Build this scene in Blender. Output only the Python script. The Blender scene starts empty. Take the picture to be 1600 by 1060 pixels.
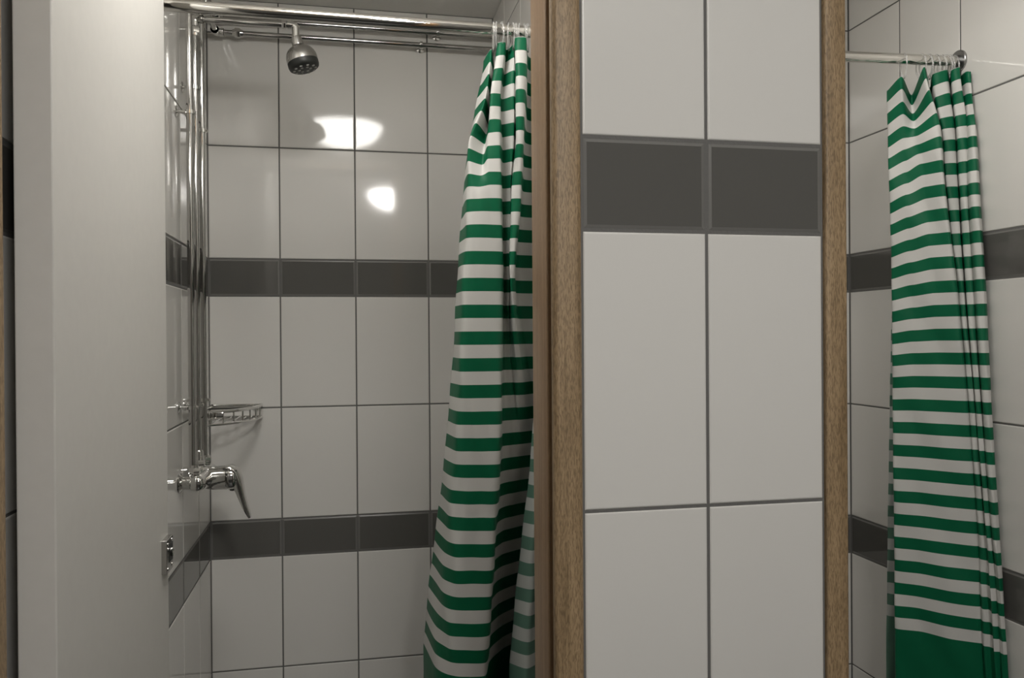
import bpy, bmesh, math, random
from mathutils import Vector, Matrix
random.seed(7)
S = bpy.context.scene
C = S.collection
PI = math.pi

# ------------------------------------------------------------------ camera
F_PX, YAW, PITCH, ROLL, EYE = 1273.75, 0.2018, 0.0033, 0.0071, 1.4875
cy, sy = math.cos(YAW), math.sin(YAW)
cp, sp = math.cos(PITCH), math.sin(PITCH)
cr, sr = math.cos(ROLL), math.sin(ROLL)
Rx = Vector((cy, -sy, 0)); F0 = Vector((sy, cy, 0)); UP0 = Vector((0, 0, 1))
FWD = F0 * cp - UP0 * sp
U_ = F0 * sp + UP0 * cp
RIGHT = Rx * cr - U_ * sr
UPV = Rx * sr + U_ * cr
cam_d = bpy.data.cameras.new('camera'); cam = bpy.data.objects.new('camera', cam_d); C.objects.link(cam)
cam_d.sensor_width = 36; cam_d.sensor_fit = 'HORIZONTAL'; cam_d.lens = F_PX / 1600 * 36
cam_d.clip_start = 0.02
M = Matrix.Identity(4)
for i in range(3):
    M[i][0] = RIGHT[i]; M[i][1] = UPV[i]; M[i][2] = -FWD[i]
M[2][3] = EYE
cam.matrix_world = M
S.camera = cam

def at(px, py, Y):
    """point where the line of sight through a photo pixel meets the plane y = Y"""
    d = FWD + RIGHT * ((px - 800) / F_PX) + UPV * ((530 - py) / F_PX)
    t = Y / d.y
    return Vector((d.x * t, Y, EYE + d.z * t))

# ------------------------------------------------------------------ world, light levels, exposure
w = bpy.data.worlds.new('world'); S.world = w; w.use_nodes = True
w.node_tree.nodes['Background'].inputs[0].default_value = (0.5, 0.5, 0.5, 1)
w.node_tree.nodes['Background'].inputs[1].default_value = 0.0
S.view_settings.view_transform = 'Standard'
S.view_settings.look = 'None'
S.view_settings.gamma = 1
S.view_settings.use_curve_mapping = False
S.view_settings.exposure = 0.0
LAMP_STALL = 24.0
LAMP_HALL = 80.0
LAMP_RIGHT = 16.5
LAMP_COL = (1.0, 0.972, 0.93, 1)

# ------------------------------------------------------------------ main measures (metres)
YB, YP, XL, XR = 2.2776, 0.833, -0.3538, 1.328
XD = 0.417            # right wall of the near stall
XD2 = 0.535           # left wall of the other stall
YB2 = 1.962
CEIL = 2.39
ROWS = [(0, .3, 0), (.3, .6, 0), (.6, .9, 0), (.9, 1.0, 1), (1.0, 1.3, 0), (1.3, 1.6, 0), (1.6, 1.7, 1), (1.7, 2.0, 0), (2.0, 2.3, 0), (2.3, CEIL, 0)]

# ------------------------------------------------------------------ materials
def new_mat(name):
    m = bpy.data.materials.new(name); m.use_nodes = True
    return m, m.node_tree, m.node_tree.nodes['Principled BSDF']

def simple(name, col, rough=.5, metal=0., spec=.5, bump=0, bscale=40, coat=0):
    m, t, b = new_mat(name)
    b.inputs['Base Color'].default_value = (*col, 1)
    b.inputs['Roughness'].default_value = rough
    b.inputs['Metallic'].default_value = metal
    b.inputs['Specular IOR Level'].default_value = spec
    b.inputs['Coat Weight'].default_value = coat
    tc = t.nodes.new('ShaderNodeTexCoord')
    n = t.nodes.new('ShaderNodeTexNoise'); n.inputs['Scale'].default_value = bscale
    n.inputs['Detail'].default_value = 4
    t.links.new(tc.outputs['Object'], n.inputs['Vector'])
    # slight procedural tone variation on every surface
    mx = t.nodes.new('ShaderNodeMix'); mx.data_type = 'RGBA'
    mx.inputs[6].default_value = (*[c * .96 for c in col], 1)
    mx.inputs[7].default_value = (*[min(1, c * 1.03) for c in col], 1)
    t.links.new(n.outputs['Fac'], mx.inputs[0]); t.links.new(mx.outputs[2], b.inputs['Base Color'])
    if bump:
        bp = t.nodes.new('ShaderNodeBump'); bp.inputs['Strength'].default_value = bump
        bp.inputs['Distance'].default_value = .002
        t.links.new(n.outputs['Fac'], bp.inputs['Height']); t.links.new(bp.outputs['Normal'], b.inputs['Normal'])
    return m

def tile_mat(name, col, rough, var=.03, bump=.03):
    m, t, b = new_mat(name)
    oi = t.nodes.new('ShaderNodeObjectInfo')
    mr = t.nodes.new('ShaderNodeMapRange'); mr.inputs[3].default_value = 1 - var; mr.inputs[4].default_value = 1 + var
    t.links.new(oi.outputs['Random'], mr.inputs[0])
    mul = t.nodes.new('ShaderNodeVectorMath'); mul.operation = 'SCALE'
    mul.inputs[0].default_value = col
    t.links.new(mr.outputs[0], mul.inputs['Scale']); t.links.new(mul.outputs[0], b.inputs['Base Color'])
    b.inputs['Roughness'].default_value = rough
    b.inputs['Specular IOR Level'].default_value = .5
    # wavy glaze
    g = t.nodes.new('ShaderNodeNewGeometry')
    n = t.nodes.new('ShaderNodeTexNoise'); n.inputs['Scale'].default_value = 9; n.inputs['Detail'].default_value = 1
    t.links.new(g.outputs['Position'], n.inputs['Vector'])
    bp = t.nodes.new('ShaderNodeBump'); bp.inputs['Strength'].default_value = bump; bp.inputs['Distance'].default_value = .004
    t.links.new(n.outputs['Fac'], bp.inputs['Height']); t.links.new(bp.outputs['Normal'], b.inputs['Normal'])
    return m

def wood_mat(name, dark, light, speck=.5, rough=.5):
    m, t, b = new_mat(name)
    tc = t.nodes.new('ShaderNodeTexCoord')
    mp = t.nodes.new('ShaderNodeMapping'); mp.inputs['Scale'].default_value = (90, 90, 4)
    t.links.new(tc.outputs['Object'], mp.inputs['Vector'])
    n1 = t.nodes.new('ShaderNodeTexNoise'); n1.inputs['Scale'].default_value = 1.0; n1.inputs['Detail'].default_value = 5; n1.inputs['Distortion'].default_value = 1.2
    t.links.new(mp.outputs[0], n1.inputs['Vector'])
    mp2 = t.nodes.new('ShaderNodeMapping'); mp2.inputs['Scale'].default_value = (650, 650, 130)
    t.links.new(tc.outputs['Object'], mp2.inputs['Vector'])
    n2 = t.nodes.new('ShaderNodeTexNoise'); n2.inputs['Scale'].default_value = 1.0; n2.inputs['Detail'].default_value = 2
    n2.inputs['Distortion'].default_value = .6
    t.links.new(mp2.outputs[0], n2.inputs['Vector'])
    r1 = t.nodes.new('ShaderNodeValToRGB')
    r1.color_ramp.elements[0].position = .32; r1.color_ramp.elements[0].color = (*dark, 1)
    r1.color_ramp.elements[1].position = .66; r1.color_ramp.elements[1].color = (*light, 1)
    t.links.new(n1.outputs['Fac'], r1.inputs[0])
    r2 = t.nodes.new('ShaderNodeValToRGB')
    r2.color_ramp.elements[0].position = .36; r2.color_ramp.elements[0].color = (.38, .34, .28, 1)
    r2.color_ramp.elements[1].position = .58; r2.color_ramp.elements[1].color = (1.12, 1.1, 1.05, 1)
    t.links.new(n2.outputs['Fac'], r2.inputs[0])
    mx = t.nodes.new('ShaderNodeMix'); mx.data_type = 'RGBA'; mx.blend_type = 'MULTIPLY'; mx.inputs[0].default_value = speck
    t.links.new(r1.outputs[0], mx.inputs[6]); t.links.new(r2.outputs[0], mx.inputs[7])
    t.links.new(mx.outputs[2], b.inputs['Base Color'])
    b.inputs['Roughness'].default_value = rough
    bp = t.nodes.new('ShaderNodeBump'); bp.inputs['Strength'].default_value = .25; bp.inputs['Distance'].default_value = .0006
    t.links.new(n2.outputs['Fac'], bp.inputs['Height']); t.links.new(bp.outputs['Normal'], b.inputs['Normal'])
    return m

STRIPE_P, HEM_V = .0511, .833
def cloth_mat(name, white, green):
    m, t, b = new_mat(name)
    uv = t.nodes.new('ShaderNodeUVMap'); uv.uv_map = 'cloth'
    sx = t.nodes.new('ShaderNodeSeparateXYZ'); t.links.new(uv.outputs[0], sx.inputs[0])
    def math_(op, a, bv):
        n = t.nodes.new('ShaderNodeMath'); n.operation = op
        if isinstance(a, (int, float)): n.inputs[0].default_value = a
        else: t.links.new(a, n.inputs[0])
        if bv is not None:
            if isinstance(bv, (int, float)): n.inputs[1].default_value = bv
            else: t.links.new(bv, n.inputs[1])
        return n.outputs[0]
    d = math_('SUBTRACT', sx.outputs['Y'], HEM_V)
    fr = math_('FRACT', math_('DIVIDE', d, STRIPE_P), None)
    stripe = math_('GREATER_THAN', fr, .5)
    hem = math_('LESS_THAN', d, 0.0)
    isg = math_('MAXIMUM', stripe, hem)
    mx = t.nodes.new('ShaderNodeMix'); mx.data_type = 'RGBA'
    mx.inputs[6].default_value = (*white, 1); mx.inputs[7].default_value = (*green, 1)
    t.links.new(isg, mx.inputs[0])
    t.links.new(mx.outputs[2], b.inputs['Base Color'])
    b.inputs['Roughness'].default_value = .45
    b.inputs['Specular IOR Level'].default_value = .2
    tr = t.nodes.new('ShaderNodeBsdfTranslucent'); t.links.new(mx.outputs[2], tr.inputs['Color'])
    ms = t.nodes.new('ShaderNodeMixShader'); ms.inputs[0].default_value = .10
    t.links.new(b.outputs[0], ms.inputs[1]); t.links.new(tr.outputs[0], ms.inputs[2])
    t.links.new(ms.outputs[0], t.nodes['Material Output'].inputs['Surface'])
    tc = t.nodes.new('ShaderNodeTexCoord')
    n = t.nodes.new('ShaderNodeTexNoise'); n.inputs['Scale'].default_value = 22; n.inputs['Detail'].default_value = 3
    t.links.new(tc.outputs['Object'], n.inputs['Vector'])
    bp = t.nodes.new('ShaderNodeBump'); bp.inputs['Strength'].default_value = .25; bp.inputs['Distance'].default_value = .004
    t.links.new(n.outputs['Fac'], bp.inputs['Height']); t.links.new(bp.outputs['Normal'], b.inputs['Normal'])
    return m

def emit_mat(name, strength):
    m, t, b = new_mat(name)
    b.inputs['Base Color'].default_value = (.8, .8, .78, 1)
    b.inputs['Emission Color'].default_value = LAMP_COL
    b.inputs['Emission Strength'].default_value = strength
    return m

MW = tile_mat('white_glazed_tile', (.74, .725, .69), .07, .012)
MWE = tile_mat('white_tile_edge', (.70, .685, .65), .4, .012)
MD = tile_mat('dark_grey_glazed_tile', (.115, .112, .104), .06, .04)
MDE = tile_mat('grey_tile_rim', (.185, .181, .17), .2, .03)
MG = simple('grey_grout', (.14, .137, .13), .9, bump=.3, bscale=300)
MPAINT = simple('painted_wall', (.27, .262, .246), .7, bump=.1, bscale=120)
MCEIL = simple('ceiling_paint', (.8, .785, .75), .75, bump=.1, bscale=90)
MFLOOR = simple('floor_mosaic', (.035, .034, .032), .4, bscale=30)
MDOOR = simple('white_door_paint', (.62, .605, .57), .45, bump=.06, bscale=60)
MCHROME = simple('chrome', (.72, .715, .695), .06, 1.0, bscale=15)
MPIPE = simple('pipe_chrome', (.52, .515, .50), .08, 1.0, bscale=15)
MSATIN = simple('satin_chrome', (.52, .51, .49), .22, 1.0, bscale=30)
MFLANGE = simple('brushed_flange', (.33, .33, .325), .3, 1.0, bscale=60)
MSTEEL = simple('polished_steel_tube', (.68, .665, .63), .08, 1.0, bscale=8)
MBLACK = simple('black_rubber', (.02, .022, .02), .45)
MNOZ = simple('nozzle_grey', (.34, .35, .33), .4)
MDARKM = simple('dark_metal', (.16, .16, .155), .3, 1.0)
MSTRIP = wood_mat('oak_veneer_front', (.25, .172, .093), (.375, .266, .154), .6, .55)
MREVEAL = wood_mat('oak_reveal', (.27, .165, .085), (.36, .235, .13), .2, .4)
MCLOTH = cloth_mat('striped_curtain_face', (.70, .69, .66), (.005, .135, .060))
MCLOTHB = cloth_mat('striped_curtain_reverse', (.58, .60, .57), (.13, .25, .19))
MLAMPB = simple('lamp_base', (.75, .74, .72), .4)
mt, tt, bt = new_mat('clear_plastic')
bt.inputs['Base Color'].default_value = (.95, .95, .94, 1)
bt.inputs['Transmission Weight'].default_value = .82
bt.inputs['Roughness'].default_value = .12
bt.inputs['IOR'].default_value = 1.45
bt.inputs['Specular IOR Level'].default_value = .8
MCLEAR = mt

# ------------------------------------------------------------------ mesh helpers
def finish(name, bm, mats, parent=None, smooth=None, loc=None):
    me = bpy.data.meshes.new(name)
    bmesh.ops.recalc_face_normals(bm, faces=bm.faces)
    bm.to_mesh(me); bm.free()
    for m in (mats if isinstance(mats, (list, tuple)) else [mats]): me.materials.append(m)
    if smooth is not None:
        me.polygons.foreach_set('use_smooth', [True] * len(me.polygons))
        me.set_sharp_from_angle(angle=math.radians(smooth))
    o = bpy.data.objects.new(name, me); C.objects.link(o)
    if loc is not None: o.location = loc
    if parent is not None:
        o.parent = parent
        o.matrix_parent_inverse = Matrix.Translation(-Vector(parent.location))
    return o

def empty(name, loc):
    e = bpy.data.objects.new(name, None); C.objects.link(e); e.location = loc; e.empty_display_size = .05
    return e

def tag(o, label, cat, group=None, kind=None):
    o['label'] = label; o['category'] = cat
    if group: o['group'] = group
    if kind: o['kind'] = kind
    return o

def box(bm, lo, hi, bevel=0, seg=2):
    r = bmesh.ops.create_cube(bm, size=1)
    vs = r['verts']
    for v in vs:
        v.co = Vector([(lo[i] + hi[i]) / 2 + v.co[i] * (hi[i] - lo[i]) for i in range(3)])
    if bevel:
        es = {e for v in vs for e in v.link_edges}
        bmesh.ops.bevel(bm, geom=list(es), offset=bevel, segments=seg, profile=.5, affect='EDGES')

def frame_of(d):
    d = d.normalized()
    a = Vector((0, 0, 1)) if abs(d.z) < .9 else Vector((1, 0, 0))
    x = d.cross(a).normalized(); y = d.cross(x).normalized()
    return x, y

def fillet(pts, r, n=5):
    pts = [Vector(p) for p in pts]
    out = [pts[0]]
    for i in range(1, len(pts) - 1):
        a, b, c = pts[i - 1], pts[i], pts[i + 1]
        d1 = (a - b); d2 = (c - b)
        rr = min(r, d1.length * .45, d2.length * .45)
        p0 = b + d1.normalized() * rr; p1 = b + d2.normalized() * rr
        for k in range(n + 1):
            s = k / n
            out.append(p0 * (1 - s) ** 2 + b * 2 * s * (1 - s) + p1 * s * s)
    out.append(pts[-1])
    return out

def tube(bm, pts, r, seg=14, closed=False, caps=True, flat=None):
    pts = [Vector(p) for p in pts]
    n = len(pts)
    rs = r if isinstance(r, (list, tuple)) else [r] * n
    rings = []
    x = None
    for i in range(n):
        if closed: d = pts[(i + 1) % n] - pts[i - 1]
        else: d = pts[min(i + 1, n - 1)] - pts[max(i - 1, 0)]
        d.normalize()
        if x is None: x, _ = frame_of(d)
        else: x = (x - d * x.dot(d)).normalized()
        y = d.cross(x)
        rings.append([bm.verts.new(pts[i] + (x * math.cos(2 * PI * k / seg) + y * math.sin(2 * PI * k / seg)) * rs[i]) for k in range(seg)])
    m = n if closed else n - 1
    for i in range(m):
        A, B = rings[i], rings[(i + 1) % n]
        for k in range(seg):
            bm.faces.new((A[k], A[(k + 1) % seg], B[(k + 1) % seg], B[k]))
    if caps and not closed:
        bm.faces.new(rings[0]); bm.faces.new(list(reversed(rings[-1])))

def lathe(bm, base, axis, prof, seg=32, close=True):
    """prof: list of (distance along axis, radius)"""
    base = Vector(base); axis = Vector(axis).normalized()
    x, y = frame_of(axis)
    rings = []
    for s, r in prof:
        if r < 1e-6: rings.append([bm.verts.new(base + axis * s)])
        else: rings.append([bm.verts.new(base + axis * s + (x * math.cos(2 * PI * k / seg) + y * math.sin(2 * PI * k / seg)) * r) for k in range(seg)])
    for A, B in zip(rings, rings[1:]):
        if len(A) == 1 and len(B) == 1: continue
        for k in range(seg):
            k2 = (k + 1) % seg
            if len(A) == 1: bm.faces.new((A[0], B[k2], B[k]))
            elif len(B) == 1: bm.faces.new((A[k], A[k2], B[0]))
            else: bm.faces.new((A[k], A[k2], B[k2], B[k]))
    if close:
        if len(rings[0]) > 1: bm.faces.new(list(reversed(rings[0])))
        if len(rings[-1]) > 1: bm.faces.new(rings[-1])

# ------------------------------------------------------------------ tiled walls
JOINT = .0036
tile_cache = {}
def tile_mesh(wd, ht, dark):
    key = (round(wd, 4), round(ht, 4), dark)
    if key in tile_cache: return tile_cache[key]
    a, b = wd / 2, ht / 2
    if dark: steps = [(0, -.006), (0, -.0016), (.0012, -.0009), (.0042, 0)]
    else: steps = [(0, -.006), (0, -.0009), (.0009, -.0002), (.0022, 0)]
    vs, fs, mi = [], [], []
    for ins, dz in steps:
        vs += [(-a + ins, dz, -b + ins), (a - ins, dz, -b + ins), (a - ins, dz, b - ins), (-a + ins, dz, b - ins)]
    for s in range(len(steps) - 1):
        for k in range(4):
            k2 = (k + 1) % 4
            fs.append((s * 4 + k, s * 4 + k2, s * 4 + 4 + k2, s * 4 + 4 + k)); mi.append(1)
    q = (len(steps) - 1) * 4
    fs.append((q, q + 1, q + 2, q + 3)); mi.append(0)
    # local frame: x = along the wall, z = up, +y = out of the wall
    me = bpy.data.meshes.new('tile')
    me.from_pydata(vs, [], [tuple(reversed(f)) for f in fs])
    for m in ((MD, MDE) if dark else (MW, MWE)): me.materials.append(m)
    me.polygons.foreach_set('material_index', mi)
    me.update()
    tile_cache[key] = me
    return me

def tiled_face(wall, origin, udir, ndir, breaks, zmin=0, zmax=CEIL, rows=ROWS):
    """tiles as children of a wall; origin: point with u=0,z=0 on the tile face plane"""
    o = Vector(origin); u = Vector(udir); n = Vector(ndir)
    # tile local axes: x -> along the wall, y -> out, z -> up; keep right-handed
    x = n.cross(Vector((0, 0, 1)))
    R = Matrix((x, n, Vector((0, 0, 1)))).transposed().to_4x4()
    for b0, b1 in zip(breaks, breaks[1:]):
        for z0, z1, dk in rows:
            if z1 <= zmin + .01 or z0 >= zmax - .01: continue
            z0c, z1c = max(z0, zmin), min(z1, zmax)
            me = tile_mesh(abs(b1 - b0) - JOINT, z1c - z0c - JOINT, dk)
            t = bpy.data.objects.new('tile', me); C.objects.link(t)
            t.parent = wall
            c = o + u * ((b0 + b1) / 2) + Vector((0, 0, (z0c + z1c) / 2))
            t.matrix_local = Matrix.Translation(c) @ R

GREC = .0011
def wall(name, lo, hi, label, mat=MG):
    bm = bmesh.new(); box(bm, lo, hi)
    o = finish(name, bm, mat)
    tag(o, label, 'wall', kind='structure')
    return o

# floor and ceiling
bm = bmesh.new(); box(bm, (-2.3, -2.1, -.08), (3.1, 2.5, 0))
tag(finish('floor', bm, MFLOOR), 'grey floor of the washroom and both shower stalls', 'floor', kind='structure')
bm = bmesh.new(); box(bm, (-2.3, -2.1, CEIL), (3.1, 2.5, CEIL + .08))
tag(finish('ceiling', bm, MCEIL), 'plain grey-white painted ceiling above the shower stalls', 'ceiling', kind='structure')

# stall with the shower head
wb = wall('wall_back', (XL - .1, YB + GREC, 0), (XD2, YB + .1, CEIL), 'white tiled wall with two dark bands behind the shower head')
G0 = -.1704
tiled_face(wb, (0, YB, 0), (1, 0, 0), (0, -1, 0), [XL, G0, G0 + .2, G0 + .4, XD])
wl = wall('wall_left', (XL - .1, .93, 0), (XL - GREC, YB + .1, CEIL), 'white tiled side wall carrying the mixer and vertical pipes')
tiled_face(wl, (XL, 0, 0), (0, 1, 0), (1, 0, 0), [.932, 1.11, 1.31, 1.51, 1.71, 1.91, 2.11, YB])
wd = wall('wall_divider', (XD + GREC, .93, 0), (XD2 - GREC, YB + .05, CEIL), 'tiled dividing wall between the two shower stalls')
tiled_face(wd, (XD, 0, 0), (0, 1, 0), (-1, 0, 0), [.932, 1.11, 1.31, 1.51, 1.71, 1.91, 2.11, YB])
tiled_face(wd, (XD2, 0, 0), (0, 1, 0), (1, 0, 0), [.932, 1.1577, 1.3577, 1.5577, 1.7577, YB2])
# tiled pier between the two doorways
PL, PM, PR = .2467, .3893, .5299
wf = wall('wall_front', (PL - .0005, YP + GREC, 0), (PR + .0005, .93, CEIL), 'white tiled pier with a dark band between the two oak door frames')
tiled_face(wf, (0, YP, 0), (1, 0, 0), (0, -1, 0), [PL, PM, PR])
wfl = wall('wall_front_left', (-2.2, YP + GREC, 0), (-.358, .93, CEIL), 'white tiled front wall beside the white door')
tiled_face(wfl, (0, YP, 0), (1, 0, 0), (0, -1, 0), [-2.2, -2.143] + [-1.943 + .2 * k for k in range(8)] + [-.36])
wfr = wall('wall_front_right', (1.125, YP + GREC, 0), (3.0, .93, CEIL), 'white tiled front wall beyond the second doorway')
tiled_face(wfr, (0, YP, 0), (1, 0, 0), (0, -1, 0), [1.127 + .2 * k for k in range(10)] + [3.0])
wr = wall('wall_right', (XR + GREC, .93, 0), (XR + .1, YB2 + .1, CEIL), 'white tiled side wall holding the curtain rod of the second stall')
tiled_face(wr, (XR, 0, 0), (0, 1, 0), (-1, 0, 0), [.932, .9577 + .2, 1.3577, 1.5577, 1.7577, YB2])
wb2 = wall('wall_back_right', (XD2, YB2 + GREC, 0), (XR + .1, YB2 + .1, CEIL), 'white tiled back wall of the second stall')
tiled_face(wb2, (0, YB2, 0), (1, 0, 0), (0, -1, 0), [XD2, .726, .926, 1.126, XR])
wall('wall_rear', (-2.3, -2.1, 0), (3.1, -2.0, CEIL), 'plain painted wall opposite the shower stalls', MPAINT)
wall('wall_corridor_left', (-2.3, -2.0, 0), (-2.2, .93, CEIL), 'plain painted end wall of the washroom', MPAINT)
wall('wall_corridor_right', (3.0, -2.0, 0), (3.1, .93, CEIL), 'plain painted far end wall of the washroom', MPAINT)
LINT = 2.24
wall('wall_lintel_left', (-.358, YP + GREC, LINT), (PL, .93, CEIL), 'wall strip above the doorway of the shower with the white door', MPAINT)
wall('wall_lintel_right', (PR, YP + GREC, LINT), (1.125, .93, CEIL), 'wall strip above the doorway of the second shower stall', MPAINT)

# ------------------------------------------------------------------ oak door frames
def trim(name, label, boxes):
    """each jamb: a front post plus an inner stop board as its part"""
    (lo, hi, bv, m), rest = boxes[0], boxes[1:]
    bm = bmesh.new(); box(bm, lo, hi, bv, 3)
    o = finish(name, bm, m, smooth=40)
    tag(o, label, 'door frame', kind='structure')
    for nm, lo, hi, bv, m in rest:
        bm = bmesh.new(); box(bm, lo, hi, bv, 3)
        finish(nm, bm, m, o, smooth=40)
    return o
JB = .2136
trim('trim_1', 'oak door jamb standing between the green curtain and the tiled pier',
     [((JB, .826, 0), (PL - .0012, .8425, LINT), .006, MSTRIP),
      ('stop_board', (JB - .0005, .8520, 0), (PL, .926, LINT), .005, MREVEAL)])
trim('trim_2', 'oak door jamb on the far edge of the tiled pier',
     [((PR + .0012, .828, 0), (.5578, .93, LINT), .003, MSTRIP)])
trim('trim_3', 'oak door jamb on the hinge side of the white door',
     [((-.358, .828, 0), (-.3225, .872, LINT), .004, MSTRIP)])
trim('trim_4', 'oak door jamb on the far side of the second doorway',
     [((1.09, .828, 0), (1.125, .93, LINT), .004, MSTRIP)])
trim('trim_5', 'oak door head above the first doorway', [((-.3225, .828, LINT - .035), (JB, .93, LINT), .004, MSTRIP)])
trim('trim_6', 'oak door head above the second doorway', [((.5578, .828, LINT - .035), (1.09, .93, LINT), .004, MSTRIP)])

# ------------------------------------------------------------------ open door with its lock plate
bm = bmesh.new(); box(bm, (-.3245, .90, .012), (-.288, 1.428, 2.19), .0015, 2)
door = tag(finish('door_1', bm, MDOOR), 'white flush door swung open into the shower stall', 'door', kind='structure')
for z in (.35, 1.04, 1.98):
    bm = bmesh.new()
    tube(bm, [(-.333, .8935, z - .045), (-.333, .8935, z + .045)], .006, 12); box(bm, (-.334, .896, z - .045), (-.324, .899, z + .045))
    finish('hinge', bm, MCHROME, door, 40)
bm = bmesh.new(); box(bm, (-.2885, 1.376, 1.1125), (-.2795, 1.4215, 1.1665), .0008, 1)
lock = finish('lock_plate', bm, MSATIN, door); lock['label'] = 'small chrome lock plate with four screws'
bm = bmesh.new(); box(bm, (-.2797, 1.39, 1.128), (-.2788, 1.4185, 1.157), .0003, 1)
finish('bolt_recess', bm, MBLACK, lock)
bm = bmesh.new()
lathe(bm, (-.2788, 1.401, 1.146), (1, 0, 0), [(0, .0045), (.003, .0045), (.004, .003), (.004, 0)], 14)
tube(bm, [(-.2775, 1.401, 1.146), (-.2772, 1.403, 1.136)], .0018, 8)
finish('thumb_turn', bm, MCHROME, lock, 40)
for yy, zz in ((1.383, 1.159), (1.413, 1.1605), (1.383, 1.1195), (1.413, 1.1205)):
    bm = bmesh.new(); lathe(bm, (-.2796, yy, zz), (1, 0, 0), [(0, .003), (.0007, .003), (.0013, .0017), (.0014, 0)], 12)
    finish('screw', bm, MCHROME, lock, 50)

# ------------------------------------------------------------------ ceiling lamps
def lamp(place, loc, r, depth, strength, label):
    # above the picture; its dome is seen mirrored in the tiles or by the light it throws in its own room
    x, y = loc
    e = tag(empty(place + '_ceiling_lamp_offscreen', (x, y, CEIL)), label, 'lamp', 'round ceiling lamps')
    bm = bmesh.new(); lathe(bm, (x, y, CEIL), (0, 0, -1), [(0, r * .8), (.03, r * .84), (.034, r), (.042, r), (.044, r * .98)], 40)
    finish('lamp_base', bm, MLAMPB, e, 40)
    bm = bmesh.new()
    prof = [(.042, r * .965)] + [(.042 + depth * math.sin(a), r * .965 * math.cos(a)) for a in [PI / 2 * k / 7 for k in range(1, 7)]] + [(.042 + depth, 0)]
    lathe(bm, (x, y, CEIL), (0, 0, -1), prof, 28)
    finish(place + '_diffuser_offscreen', bm, emit_mat('opal_glass_lit', strength), e, 60)
    return e
lamp('shower_stall', (.006, 1.16), .155, .085, LAMP_STALL, 'glowing opal dome ceiling lamp inside the stall with the shower head')
lamp('second_stall', (.80, 1.16), .15, .085, LAMP_RIGHT, 'glowing opal dome ceiling lamp inside the second stall')
lamp('hall', (.30, -.38), .16, .085, LAMP_HALL, 'glowing opal dome ceiling lamp outside the stalls in front of the oak jamb')

# ------------------------------------------------------------------ curtain rods
ROD_Y, ROD_Z, ROD_R = 1.561, 2.0865, .0112
def rod(x0, z0, x1, z1, label):
    e = tag(empty('shower_curtain_rod', (x0, ROD_Y, z0)), label, 'curtain rod', 'curtain rods')
    bm = bmesh.new(); tube(bm, [(x0, ROD_Y, z0), (x1, ROD_Y, z1)], ROD_R, 28)
    finish('tube', bm, MSTEEL, e, 40)
    for x, z, s in ((x0, z0, 1), (x1, z1, -1)):
        bm = bmesh.new()
        lathe(bm, (x, ROD_Y, z), (s, 0, 0), [(0, .024), (.004, .024), (.0056, .0225), (.0055, .0135), (.012, .0132), (.0125, .0115)], 28)
        finish('flange', bm, MFLANGE, e, 40)
    return e
rod(XL, 2.088, XD, 2.084, 'shiny steel curtain rod in the stall with the shower head')
rod(XD2, 2.068, XR, 2.0855, 'shiny steel curtain rod ending at a round flange on the tiled wall')

# ------------------------------------------------------------------ pipework
PIPE_X = XL + .028
PR_ = .0072
Y1, Y2, Y3 = 1.866, 1.936, 2.0205
ZM = 1.171            # mixer height
def clip(parent, pt, nrm, pr=PR_, dist=.028):
    """pipe clip: collar round the pipe, stem and wall rosette; nrm points from the wall to the pipe"""
    pt = Vector(pt); nrm = Vector(nrm)
    bm = bmesh.new()
    base = pt - nrm * dist
    lathe(bm, base, nrm, [(0, .0125), (.002, .0125), (.004, .009), (.005, .0042), (dist - pr, .0042)], 20)
    return bm

def add_clip(parent, pt, nrm, pipe_dir, dist=.028):
    bm = clip(parent, pt, nrm, PR_, dist)
    d = Vector(pipe_dir)
    lathe(bm, Vector(pt) - d * .004, d, [(0, PR_), (0, PR_ + .0028), (.008, PR_ + .0028), (.008, PR_)], 20, close=False)
    # clamping screw on the outside of the collar
    lathe(bm, Vector(pt) + Vector(nrm) * (PR_ + .001), nrm, [(0, .0035), (.004, .0035), (.005, .0022), (.005, 0)], 12)
    return finish('pipe_clip', bm, MCHROME, parent, 40)

def nut(parent, pt, d, r=.0125, h=.016, name='union_nut'):
    d = Vector(d)
    bm = bmesh.new()
    lathe(bm, Vector(pt) - d * h / 2, d, [(0, r * .75), (0, r * .94), (h * .12, r), (h * .88, r), (h, r * .94), (h, r * .75)], 6)
    lathe(bm, Vector(pt) - d * (h / 2 + .006), d, [(0, r * .68), (.0065, r * .75)], 20)
    lathe(bm, Vector(pt) + d * (h / 2 - .0005), d, [(0, r * .75), (.0065, r * .68)], 20)
    return finish(name, bm, MCHROME, parent, 30)

def elbow(parent, pt, d1, d2, r=.0105, ln=.02):
    p = Vector(pt); a = Vector(d1); b = Vector(d2)
    bm = bmesh.new()
    tube(bm, fillet([p + a * ln, p, p + b * ln], .012, 6), r, 18)
    tube(bm, [p + a * ln, p + a * (ln - .006)], r * 1.08, 18)
    tube(bm, [p + b * ln, p + b * (ln - .006)], r * 1.08, 18)
    return finish('elbow', bm, MCHROME, parent, 40)

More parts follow.
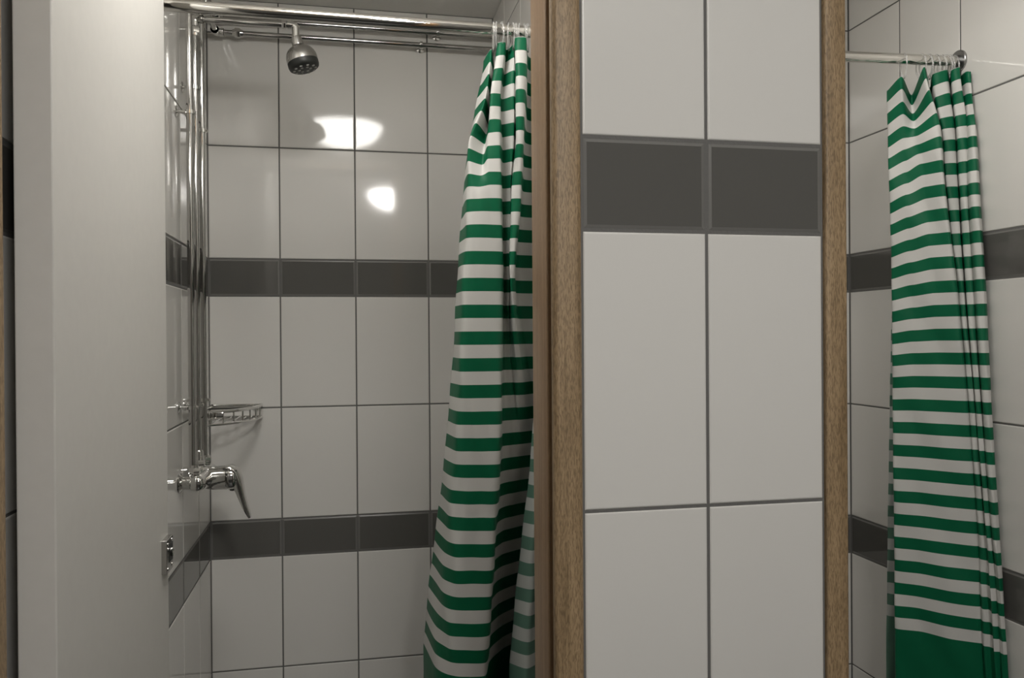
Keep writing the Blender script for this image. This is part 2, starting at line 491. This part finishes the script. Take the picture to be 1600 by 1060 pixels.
PYB = YB - .03
ZA, ZB = 2.327, 2.2905
def supply(yv, ztop, label, clips_v, clips_h, with_union):
    e = tag(empty('supply_pipe', (PIPE_X, yv, ZM)), label, 'pipe', 'chrome supply pipes')
    bm = bmesh.new()
    tube(bm, [(PIPE_X, yv, ZM + .01), (PIPE_X, yv, ztop)], PR_, 18)
    finish('riser_tube', bm, MPIPE, e, 40)
    bm = bmesh.new()
    tube(bm, [(PIPE_X, yv, ztop), (PIPE_X, PYB, ztop)], PR_, 18)
    finish('cross_tube', bm, MPIPE, e, 40)
    bm = bmesh.new()
    tube(bm, [(PIPE_X, PYB, ztop), (XD, PYB, ztop)], PR_, 18)
    finish('wall_tube', bm, MPIPE, e, 40)
    elbow(e, (PIPE_X, yv, ztop), (0, 0, -1), (0, 1, 0))
    elbow(e, (PIPE_X, PYB, ztop), (0, -1, 0), (1, 0, 0))
    for z in clips_v: add_clip(e, (PIPE_X, yv, z), (1, 0, 0), (0, 0, 1))
    for x in clips_h: add_clip(e, (x, PYB, ztop), (0, -1, 0), (1, 0, 0), .03)
    if with_union: nut(e, (-.271, PYB, ztop), (1, 0, 0), .0135, .014)
    return e
supply(Y1, ZA, 'chrome supply pipe running highest along the tiled wall', (1.977, 1.3384), (.2567,), False)
supply(Y3, ZB, 'chrome supply pipe nearest the tiled corner with a union nut', (1.975, 1.3435), (.2106,), True)

# shower riser, arm and head
ZARM = 2.2055
e = tag(empty('shower_riser', (PIPE_X, Y2, ZM + .03)), 'chrome shower riser pipe with an arm carrying a round shower head', 'shower')
bm = bmesh.new(); tube(bm, [(PIPE_X, Y2, ZM + .02), (PIPE_X, Y2, ZARM)], PR_, 18); finish('riser_tube', bm, MPIPE, e, 40)
nut(e, (PIPE_X, Y2, ZARM - .026), (0, 0, 1), .0125, .013)
elbow(e, (PIPE_X, Y2, ZARM), (0, 0, -1), (1, 0, 0), .0095, .018)
HX = -.106
bm = bmesh.new(); tube(bm, [(PIPE_X, Y2, ZARM), (HX - .012, Y2, ZARM)], .0073, 18); finish('arm_tube', bm, MPIPE, e, 40)
nut(e, (HX - .026, Y2, ZARM), (1, 0, 0), .0095, .010)
add_clip(e, (PIPE_X, Y2, 2.0505), (1, 0, 0), (0, 0, 1))
add_clip(e, (PIPE_X, Y2, 1.3384), (1, 0, 0), (0, 0, 1))
ax = Vector((.27, -.06, -1)).normalized()
hb = Vector((HX, Y2, ZARM))
bm = bmesh.new()
tube(bm, fillet([hb + Vector((-.016, 0, 0)), hb, hb + Vector((0, 0, -.03))], .008, 5), .0082, 20)
tube(bm, [hb + Vector((-.018, 0, 0)), hb + Vector((-.010, 0, 0))], .0095, 20)
finish('head_elbow', bm, MCHROME, e, 40)
p0 = hb + Vector((0, 0, -.027))
bm = bmesh.new()
lathe(bm, p0, ax, [(0, .0105), (.002, .0126), (.018, .0134), (.020, .0132), (.0205, .0125), (.0225, .0165), (.027, .0232), (.032, .0287), (.038, .0325), (.045, .0348), (.053, .0355), (.061, .0350)], 40)
head = finish('shower_head', bm, MSATIN, e, 40); head['label'] = 'satin chrome bell-shaped shower head with a dark nozzle ring'
bm = bmesh.new()
lathe(bm, p0, ax, [(.0595, .0335), (.0595, .0354), (.068, .0352), (.0735, .0335), (.0765, .029), (.0765, .0)], 40)
finish('rubber_ring', bm, MBLACK, head, 40)
x_, y_ = frame_of(ax)
for rr, cnt in ((.0245, 10), (.0125, 6)):
    for k in range(cnt):
        a = 2 * PI * (k + .5) / cnt
        c = p0 + ax * .0762 + (x_ * math.cos(a) + y_ * math.sin(a)) * rr
        bm = bmesh.new(); lathe(bm, c, ax, [(0, .0034), (.0018, .003), (.0018, 0)], 10)
        finish('nozzle', bm, MNOZ, head, 50)

# mixer tap
e = tag(empty('shower_mixer', (XL, Y2, ZM)), 'chrome single-lever shower mixer tap on the side wall', 'mixer tap')
BX = -.3150
bm = bmesh.new()
lathe(bm, (BX, Y1 - .022, ZM + .004), (0, 1, 0), [(0, 0), (.001, .008), (.004, .0135), (.009, .0165), (.03, .0185), (.06, .022), (.09, .0255), (.11, .0255), (.14, .022), (.17, .0185), (.19, .0165), (.197, .012), (.2, 0)], 32)
finish('body', bm, MCHROME, e, 40)
for yv in (Y1, Y3):
    bm = bmesh.new()
    lathe(bm, (XL, yv, ZM + .004), (1, 0, 0), [(-.001, .022), (.003, .0215), (.006, .018), (.009, .0145), (.03, .0140)], 30)
    finish('wall_rosette', bm, MCHROME, e, 40)
    nut(e, (PIPE_X + .004, yv, ZM + .03), (0, 0, 1), .0125, .014, 'inlet_nut')
nut(e, (PIPE_X + .002, Y2, ZM + .036), (0, 0, 1), .0128, .016, 'outlet_nut')
bm = bmesh.new()
lathe(bm, (PIPE_X + .002, Y2, ZM + .010), (0, 0, 1), [(0, .014), (.012, .0125), (.017, .0105), (.05, .0095), (.056, .0075)], 24)
finish('outlet_collar', bm, MCHROME, e, 40)
bm = bmesh.new()
lathe(bm, (BX, Y2, ZM + .002), (1, 0, 0), [(0, .024), (.02, .0262), (.05, .0272), (.051, .0262), (.053, .0262), (.054, .0275), (.064, .0275), (.071, .025), (.075, .019), (.0765, 0)], 36)
finish('cartridge', bm, MCHROME, e, 40)
# lever: flat blade that leaves the cap and sweeps down and outwards
path = [(-.268, 1.1955, .0240, .0045), (-.2575, 1.1950, .0240, .0085), (-.2475, 1.1850, .0230, .0115), (-.2425, 1.1680, .0215, .0125), (-.2385, 1.1500, .0195, .0112), (-.2325, 1.1280, .0170, .0086), (-.2255, 1.1060, .0150, .0068), (-.2195, 1.0910, .0135, .0054), (-.2155, 1.0800, .0110, .0034)]
bm = bmesh.new(); rings = []
for i, (x, z, hw, ht) in enumerate(path):
    a = Vector(path[max(i - 1, 0)][:2]); b = Vector(path[min(i + 1, len(path) - 1)][:2]); d = (b - a).normalized()
    nx, nz = d.y, -d.x
    ring = []
    for k in range(16):
        t = 2 * PI * k / 16
        cx = math.copysign(abs(math.cos(t)) ** .6, math.cos(t)) * hw; cn = math.copysign(abs(math.sin(t)) ** .8, math.sin(t)) * ht
        ring.append(bm.verts.new((x + nx * cn, Y2 + cx, z + nz * cn)))
    rings.append(ring)
for A, B in zip(rings, rings[1:]):
    for k in range(16): bm.faces.new((A[k], A[(k + 1) % 16], B[(k + 1) % 16], B[k]))
bm.faces.new(rings[0]); bm.faces.new(rings[-1])
lev = finish('lever', bm, MCHROME, e, 60)
bm = bmesh.new(); lathe(bm, (-.253, Y2, ZM - .024), (0, 0, -1), [(0, .0065), (.004, .006), (.005, .0035), (.005, 0)], 16)
finish('grub_screw', bm, MDARKM, e, 40)

# corner soap basket of chrome wire
e = tag(empty('soap_basket', (-.3, 2.2, 1.28)), 'chrome wire corner soap basket beside the vertical pipes', 'soap basket')
A0, A1 = Vector((XL + .006, 2.055, 0)), Vector((-.218, YB - .008, 0))
cor = Vector((XL + .008, YB - .008, 0))
ctrl = Vector((-.222, 2.10, 0))
def front(s): return A0 * (1 - s) ** 2 + ctrl * 2 * s * (1 - s) + A1 * s * s
def loop(z): return [front(k / 14) + Vector((0, 0, z)) for k in range(15)] + [cor + Vector((0, 0, z))]
for nm, z, r in (('top_rail', 1.309, .0042), ('bottom_rail', 1.2785, .0032)):
    bm = bmesh.new(); tube(bm, loop(z), r, 10, closed=True); finish(nm, bm, MCHROME, e, 60)
for k in range(1, 8):
    q = front(k / 8)
    bm = bmesh.new(); tube(bm, [q + Vector((0, 0, 1.309)), q + Vector((0, 0, 1.2785))], .0021, 8); finish('upright_wire', bm, MCHROME, e, 60)
for k in range(1, 9):
    q = front(k / 9); b = Vector((q.x, YB - .008, 0)) if q.x < -.222 else q
    if (b - q).length > .01:
        bm = bmesh.new(); tube(bm, [q + Vector((0, 0, 1.2785)), b + Vector((0, 0, 1.2785))], .0014, 8); finish('base_wire', bm, MCHROME, e, 60)
for pt, nrm in (((XL, 2.075, 1.306), (1, 0, 0)), ((-.235, YB, 1.304), (0, -1, 0))):
    bm = bmesh.new(); lathe(bm, pt, nrm, [(-.001, .0095), (.004, .0095), (.007, .007), (.010, .005), (.010, 0)], 18); finish('fixing_cap', bm, MCHROME, e, 40)
bm = bmesh.new(); box(bm, (-.342, 2.048, 1.297), (-.286, 2.056, 1.311), .002, 2); finish('mounting_bar', bm, MCHROME, e, 40)

# ------------------------------------------------------------------ curtains
def cr_(p0, p1, p2, p3, t, k=.5):
    m1 = (p2 - p0) * k; m2 = (p3 - p1) * k
    t2, t3 = t * t, t * t * t
    return p1 * (2 * t3 - 3 * t2 + 1) + m1 * (t3 - 2 * t2 + t) + p2 * (-2 * t3 + 3 * t2) + m2 * (t3 - t2)

def curtain(name, levels, sag, fade, ztop, zbot, zref, xmax, label, group, tens=.38):
    """levels: photo row -> [(photo column, distance)] of the fold lines, read off the photograph"""
    ys = sorted(levels)
    Z = [at(zref[0], y, zref[1]).z for y in ys]
    G = [[Vector((min(at(px, y, Y).x, xmax), Y)) for px, Y in levels[y]] for y in ys]
    # add the part below the picture: the folds go on straight down, a little wider
    Z.append(zbot); last, prev = G[-1], G[-2]
    G.append([Vector((min(a.x + (a.x - b.x) * .7, xmax), a.y + (a.y - b.y) * .5)) for a, b in zip(last, prev)])
    Z[0] = max(Z[0], ztop - .005); 
    K = len(G[0])
    def col(z):
        if z >= Z[0]: return G[0]
        i = 0
        while i < len(Z) - 2 and z < Z[i + 1]: i += 1
        t = (Z[i] - z) / (Z[i] - Z[i + 1])
        g = lambda j: G[max(0, min(len(G) - 1, j))]
        return [cr_(g(i - 1)[k], g(i)[k], g(i + 1)[k], g(i + 2)[k], t) for k in range(K)]
    NR, NS = 150, 9
    bm = bmesh.new(); uvl = bm.loops.layers.uv.new('cloth')
    rows = []; vv = {}
    for r in range(NR + 1):
        v = ztop + (zbot - ztop) * (r / NR) ** 1.25
        c = col(v)
        ff = [max(0., 1 - (ztop - v) / q) for q in fade]; ff = [q * q * (3 - 2 * q) for q in ff]
        row = []
        for s in range((K - 1) * NS + 1):
            i = min(s // NS, K - 2); t = s / NS - i
            g = lambda j: c[max(0, min(K - 1, j))]
            p = cr_(g(i - 1), g(i), g(i + 1), g(i + 2), t, tens)
            tt_ = t * t * (3 - 2 * t)
            sg = sag[i] * ff[i] * (1 - tt_) + sag[i + 1] * ff[i + 1] * tt_
            wob = .0016 * math.sin(v * 31 + s * .37) * math.sin(v * 13 + s * .11 + 1.3)
            vert = bm.verts.new((min(p.x + wob, xmax), p.y + wob * .8, v - sg))
            vv[vert] = (s / 50., v); row.append(vert)
        rows.append(row)
    for A, B in zip(rows, rows[1:]):
        for k in range(len(A) - 1):
            fc = bm.faces.new((A[k], B[k], B[k + 1], A[k + 1]))
            for lp in fc.loops: lp[uvl].uv = vv[lp.vert]
            fc.smooth = True
    me = bpy.data.meshes.new(name); bm.to_mesh(me); bm.free()
    me.materials.append(MCLOTH); me.materials.append(MCLOTHB)
    o = bpy.data.objects.new(name, me); C.objects.link(o)
    so = o.modifiers.new('cloth_thickness', 'SOLIDIFY'); so.thickness = .0007; so.offset = -1; so.material_offset = 1; so.material_offset_rim = 0
    tag(o, label, 'shower curtain', group)
    return o

L1 = {
 75: [(755, 1.60), (767, 1.565), (773, 1.60), (776, 1.555), (789, 1.55), (792, 1.575), (802, 1.555), (804.5, 1.58), (806, 1.53), (822, 1.525), (825, 1.59), (838, 1.61), (850, 1.60), (846, 1.58)],
 150: [(742, 1.60), (757, 1.55), (765, 1.60), (767.5, 1.545), (781, 1.545), (784, 1.565), (804, 1.555), (805.5, 1.58), (806.5, 1.52), (821, 1.52), (823, 1.60), (838, 1.62), (850, 1.60), (846, 1.58)],
 220: [(730, 1.60), (734, 1.55), (755, 1.565), (763, 1.545), (782, 1.54), (785, 1.57), (802, 1.56), (804, 1.585), (806, 1.53), (818, 1.525), (820, 1.60), (838, 1.62), (850, 1.60), (846, 1.58)],
 300: [(722, 1.62), (730, 1.55), (748, 1.54), (765, 1.538), (783, 1.54), (786, 1.575), (797, 1.565), (799, 1.58), (800, 1.54), (814, 1.535), (817, 1.60), (840, 1.61), (850, 1.60), (846, 1.58)],
 450: [(713, 1.62), (723, 1.545), (743, 1.535), (764, 1.535), (784, 1.54), (787, 1.58), (795, 1.575), (796, 1.58), (798, 1.545), (805, 1.545), (808, 1.60), (840, 1.61), (851, 1.60), (844, 1.58)],
 700: [(697, 1.64), (712, 1.56), (735, 1.545), (760, 1.54), (781, 1.54), (785, 1.60), (798, 1.615), (806, 1.62), (814, 1.625), (826, 1.635), (845, 1.65), (852, 1.61), (843, 1.58), (831, 1.59)],
 900: [(675.5, 1.71), (692, 1.60), (710, 1.56), (735, 1.55), (769, 1.545), (773, 1.61), (783, 1.65), (798, 1.67), (812, 1.685), (828, 1.69), (846, 1.68), (853, 1.62), (832, 1.572), (811, 1.60)],
 1060: [(662, 1.745), (678, 1.625), (697, 1.572), (722, 1.555), (758, 1.55), (763, 1.61), (776, 1.65), (788, 1.68), (803, 1.70), (824, 1.705), (846, 1.69), (853, 1.62), (824, 1.565), (796, 1.60)],
}
SAG1 = [.024, .012, .034, .004, .002, .008, .003, .010, 0, 0, .012, .012, .004, .008]
FAD1 = [.45, .42, .36, .3, .3, .3, .3, .3, .3, .3, .3, .3, .3, .3]
curtain('shower_curtain', L1, SAG1, FAD1, 2.060, .20, (780, 1.55), XD - .006, 'green and white striped curtain gathered beside the oak jamb in the shower head stall', 'striped shower curtains')

L2 = {
 115: [(1388, 1.62), (1386, 1.60), (1409, 1.555), (1424, 1.60), (1444, 1.53), (1453, 1.60), (1480, 1.545), (1484, 1.58), (1500, 1.525), (1507, 1.56), (1518, 1.52), (1519, 1.54)],
 200: [(1390, 1.62), (1388, 1.60), (1412, 1.575), (1432, 1.56), (1467, 1.515), (1470, 1.58), (1491, 1.535), (1493, 1.57), (1511, 1.515), (1512.5, 1.55), (1523, 1.495), (1524, 1.51)],
 300: [(1393, 1.62), (1391, 1.60), (1418, 1.57), (1446, 1.545), (1476, 1.51), (1478, 1.56), (1497, 1.53), (1499, 1.56), (1512, 1.51), (1514, 1.54), (1528, 1.48), (1529, 1.50)],
 450: [(1396, 1.62), (1394.6, 1.60), (1425, 1.57), (1460, 1.535), (1494, 1.50), (1496, 1.55), (1506, 1.51), (1508, 1.54), (1521, 1.495), (1523, 1.52), (1537, 1.46), (1538, 1.48)],
 600: [(1397.5, 1.62), (1395.6, 1.60), (1430, 1.57), (1470, 1.53), (1508.5, 1.495), (1510, 1.53), (1520, 1.49), (1521, 1.50), (1531, 1.475), (1532.5, 1.50), (1544, 1.45), (1545, 1.465)],
 800: [(1400, 1.62), (1398, 1.60), (1435, 1.57), (1480, 1.525), (1524.6, 1.49), (1526, 1.52), (1536, 1.475), (1538, 1.475), (1547, 1.455), (1548, 1.48), (1556, 1.435), (1557, 1.45)],
 960: [(1401.5, 1.62), (1399.5, 1.60), (1438, 1.57), (1485, 1.52), (1532.6, 1.485), (1534, 1.505), (1545, 1.465), (1550, 1.455), (1560.5, 1.44), (1561, 1.46), (1566, 1.425), (1567, 1.435)],
 1060: [(1402.5, 1.62), (1400.5, 1.60), (1440, 1.57), (1488, 1.518), (1537, 1.482), (1539, 1.50), (1550, 1.46), (1556, 1.45), (1566, 1.433), (1567, 1.45), (1572, 1.418), (1573, 1.428)],
}
# the far end of the cloth doubles back behind the folds and shows its pale reverse at the free edge
for y_, e0 in {115: 1440, 200: 1430, 300: 1415, 450: 1396, 600: 1391, 800: 1388, 960: 1386, 1060: 1385}.items():
    L2[y_] += [(1515, 1.57), (1460, 1.635), (e0 + 12, 1.67), (e0, 1.68)]
# flat fronts of the narrow folds: a line just past each tuck, nearly as far forward as the ridge that follows
for y_ in L2:
    row = L2[y_]
    for k in (9, 7, 5):
        (pt, yt), (pr, yr) = row[k], row[k + 1]
        row.insert(k + 1, (pt + (pr - pt) * .12, yr + (yt - yr) * .22))
SAG2 = [.036, .034, .018, .041, .002, .022, .008, 0, .010, .004, 0, .010, .008, .010, .012, .01, .01, .01, .01]
FAD2 = [.85, .85, .75, .22] + [.2] * 15
curtain('shower_curtain', L2, SAG2, FAD2, 2.060, .20, (1450, 1.55), XR - .006, 'green and white striped curtain hanging against the tiled wall of the second stall', 'striped shower curtains')

# ------------------------------------------------------------------ clear curtain rings
def ring_mesh():
    bm = bmesh.new()
    pts = []
    for k in range(28):
        a = 2 * PI * k / 28
        y = math.cos(a) * .0175; z = math.sin(a) * .0265
        if z < 0: y *= 1 - .35 * (-z / .0265) ** 1.5
        pts.append((0, y, z))
    tube(bm, pts, .0017, 8, closed=True)
    return bm
r0 = None
def ring(px, rodz, label, tilt=0, dy=0):
    global r0
    x = at(px, 60, ROD_Y).x
    if r0 is None:
        r0 = finish('curtain_ring', ring_mesh(), MCLEAR, smooth=60); o = r0
    else:
        o = r0.copy(); C.objects.link(o)
    o.location = (x, ROD_Y + dy, rodz - .0125)
    o.rotation_euler = (0, 0, tilt)
    tag(o, label, 'curtain ring', 'clear plastic curtain rings')
for i, px in enumerate((771, 776, 783, 795, 801, 806, 812, 819, 825, 832, 840)):
    ring(px, 2.0845, 'clear plastic ring on the rod in the shower head stall', random.uniform(-.35, .35))
for i, px in enumerate((1412, 1439, 1447, 1452, 1462, 1469, 1476, 1482, 1490)):
    ring(px, 2.079 + (px - 1400) / 90 * .004, 'clear plastic ring hanging apart from the bunched ones in the second stall' if px < 1420 else 'clear plastic ring in the bunch on the rod of the second stall', random.uniform(-.35, .35))
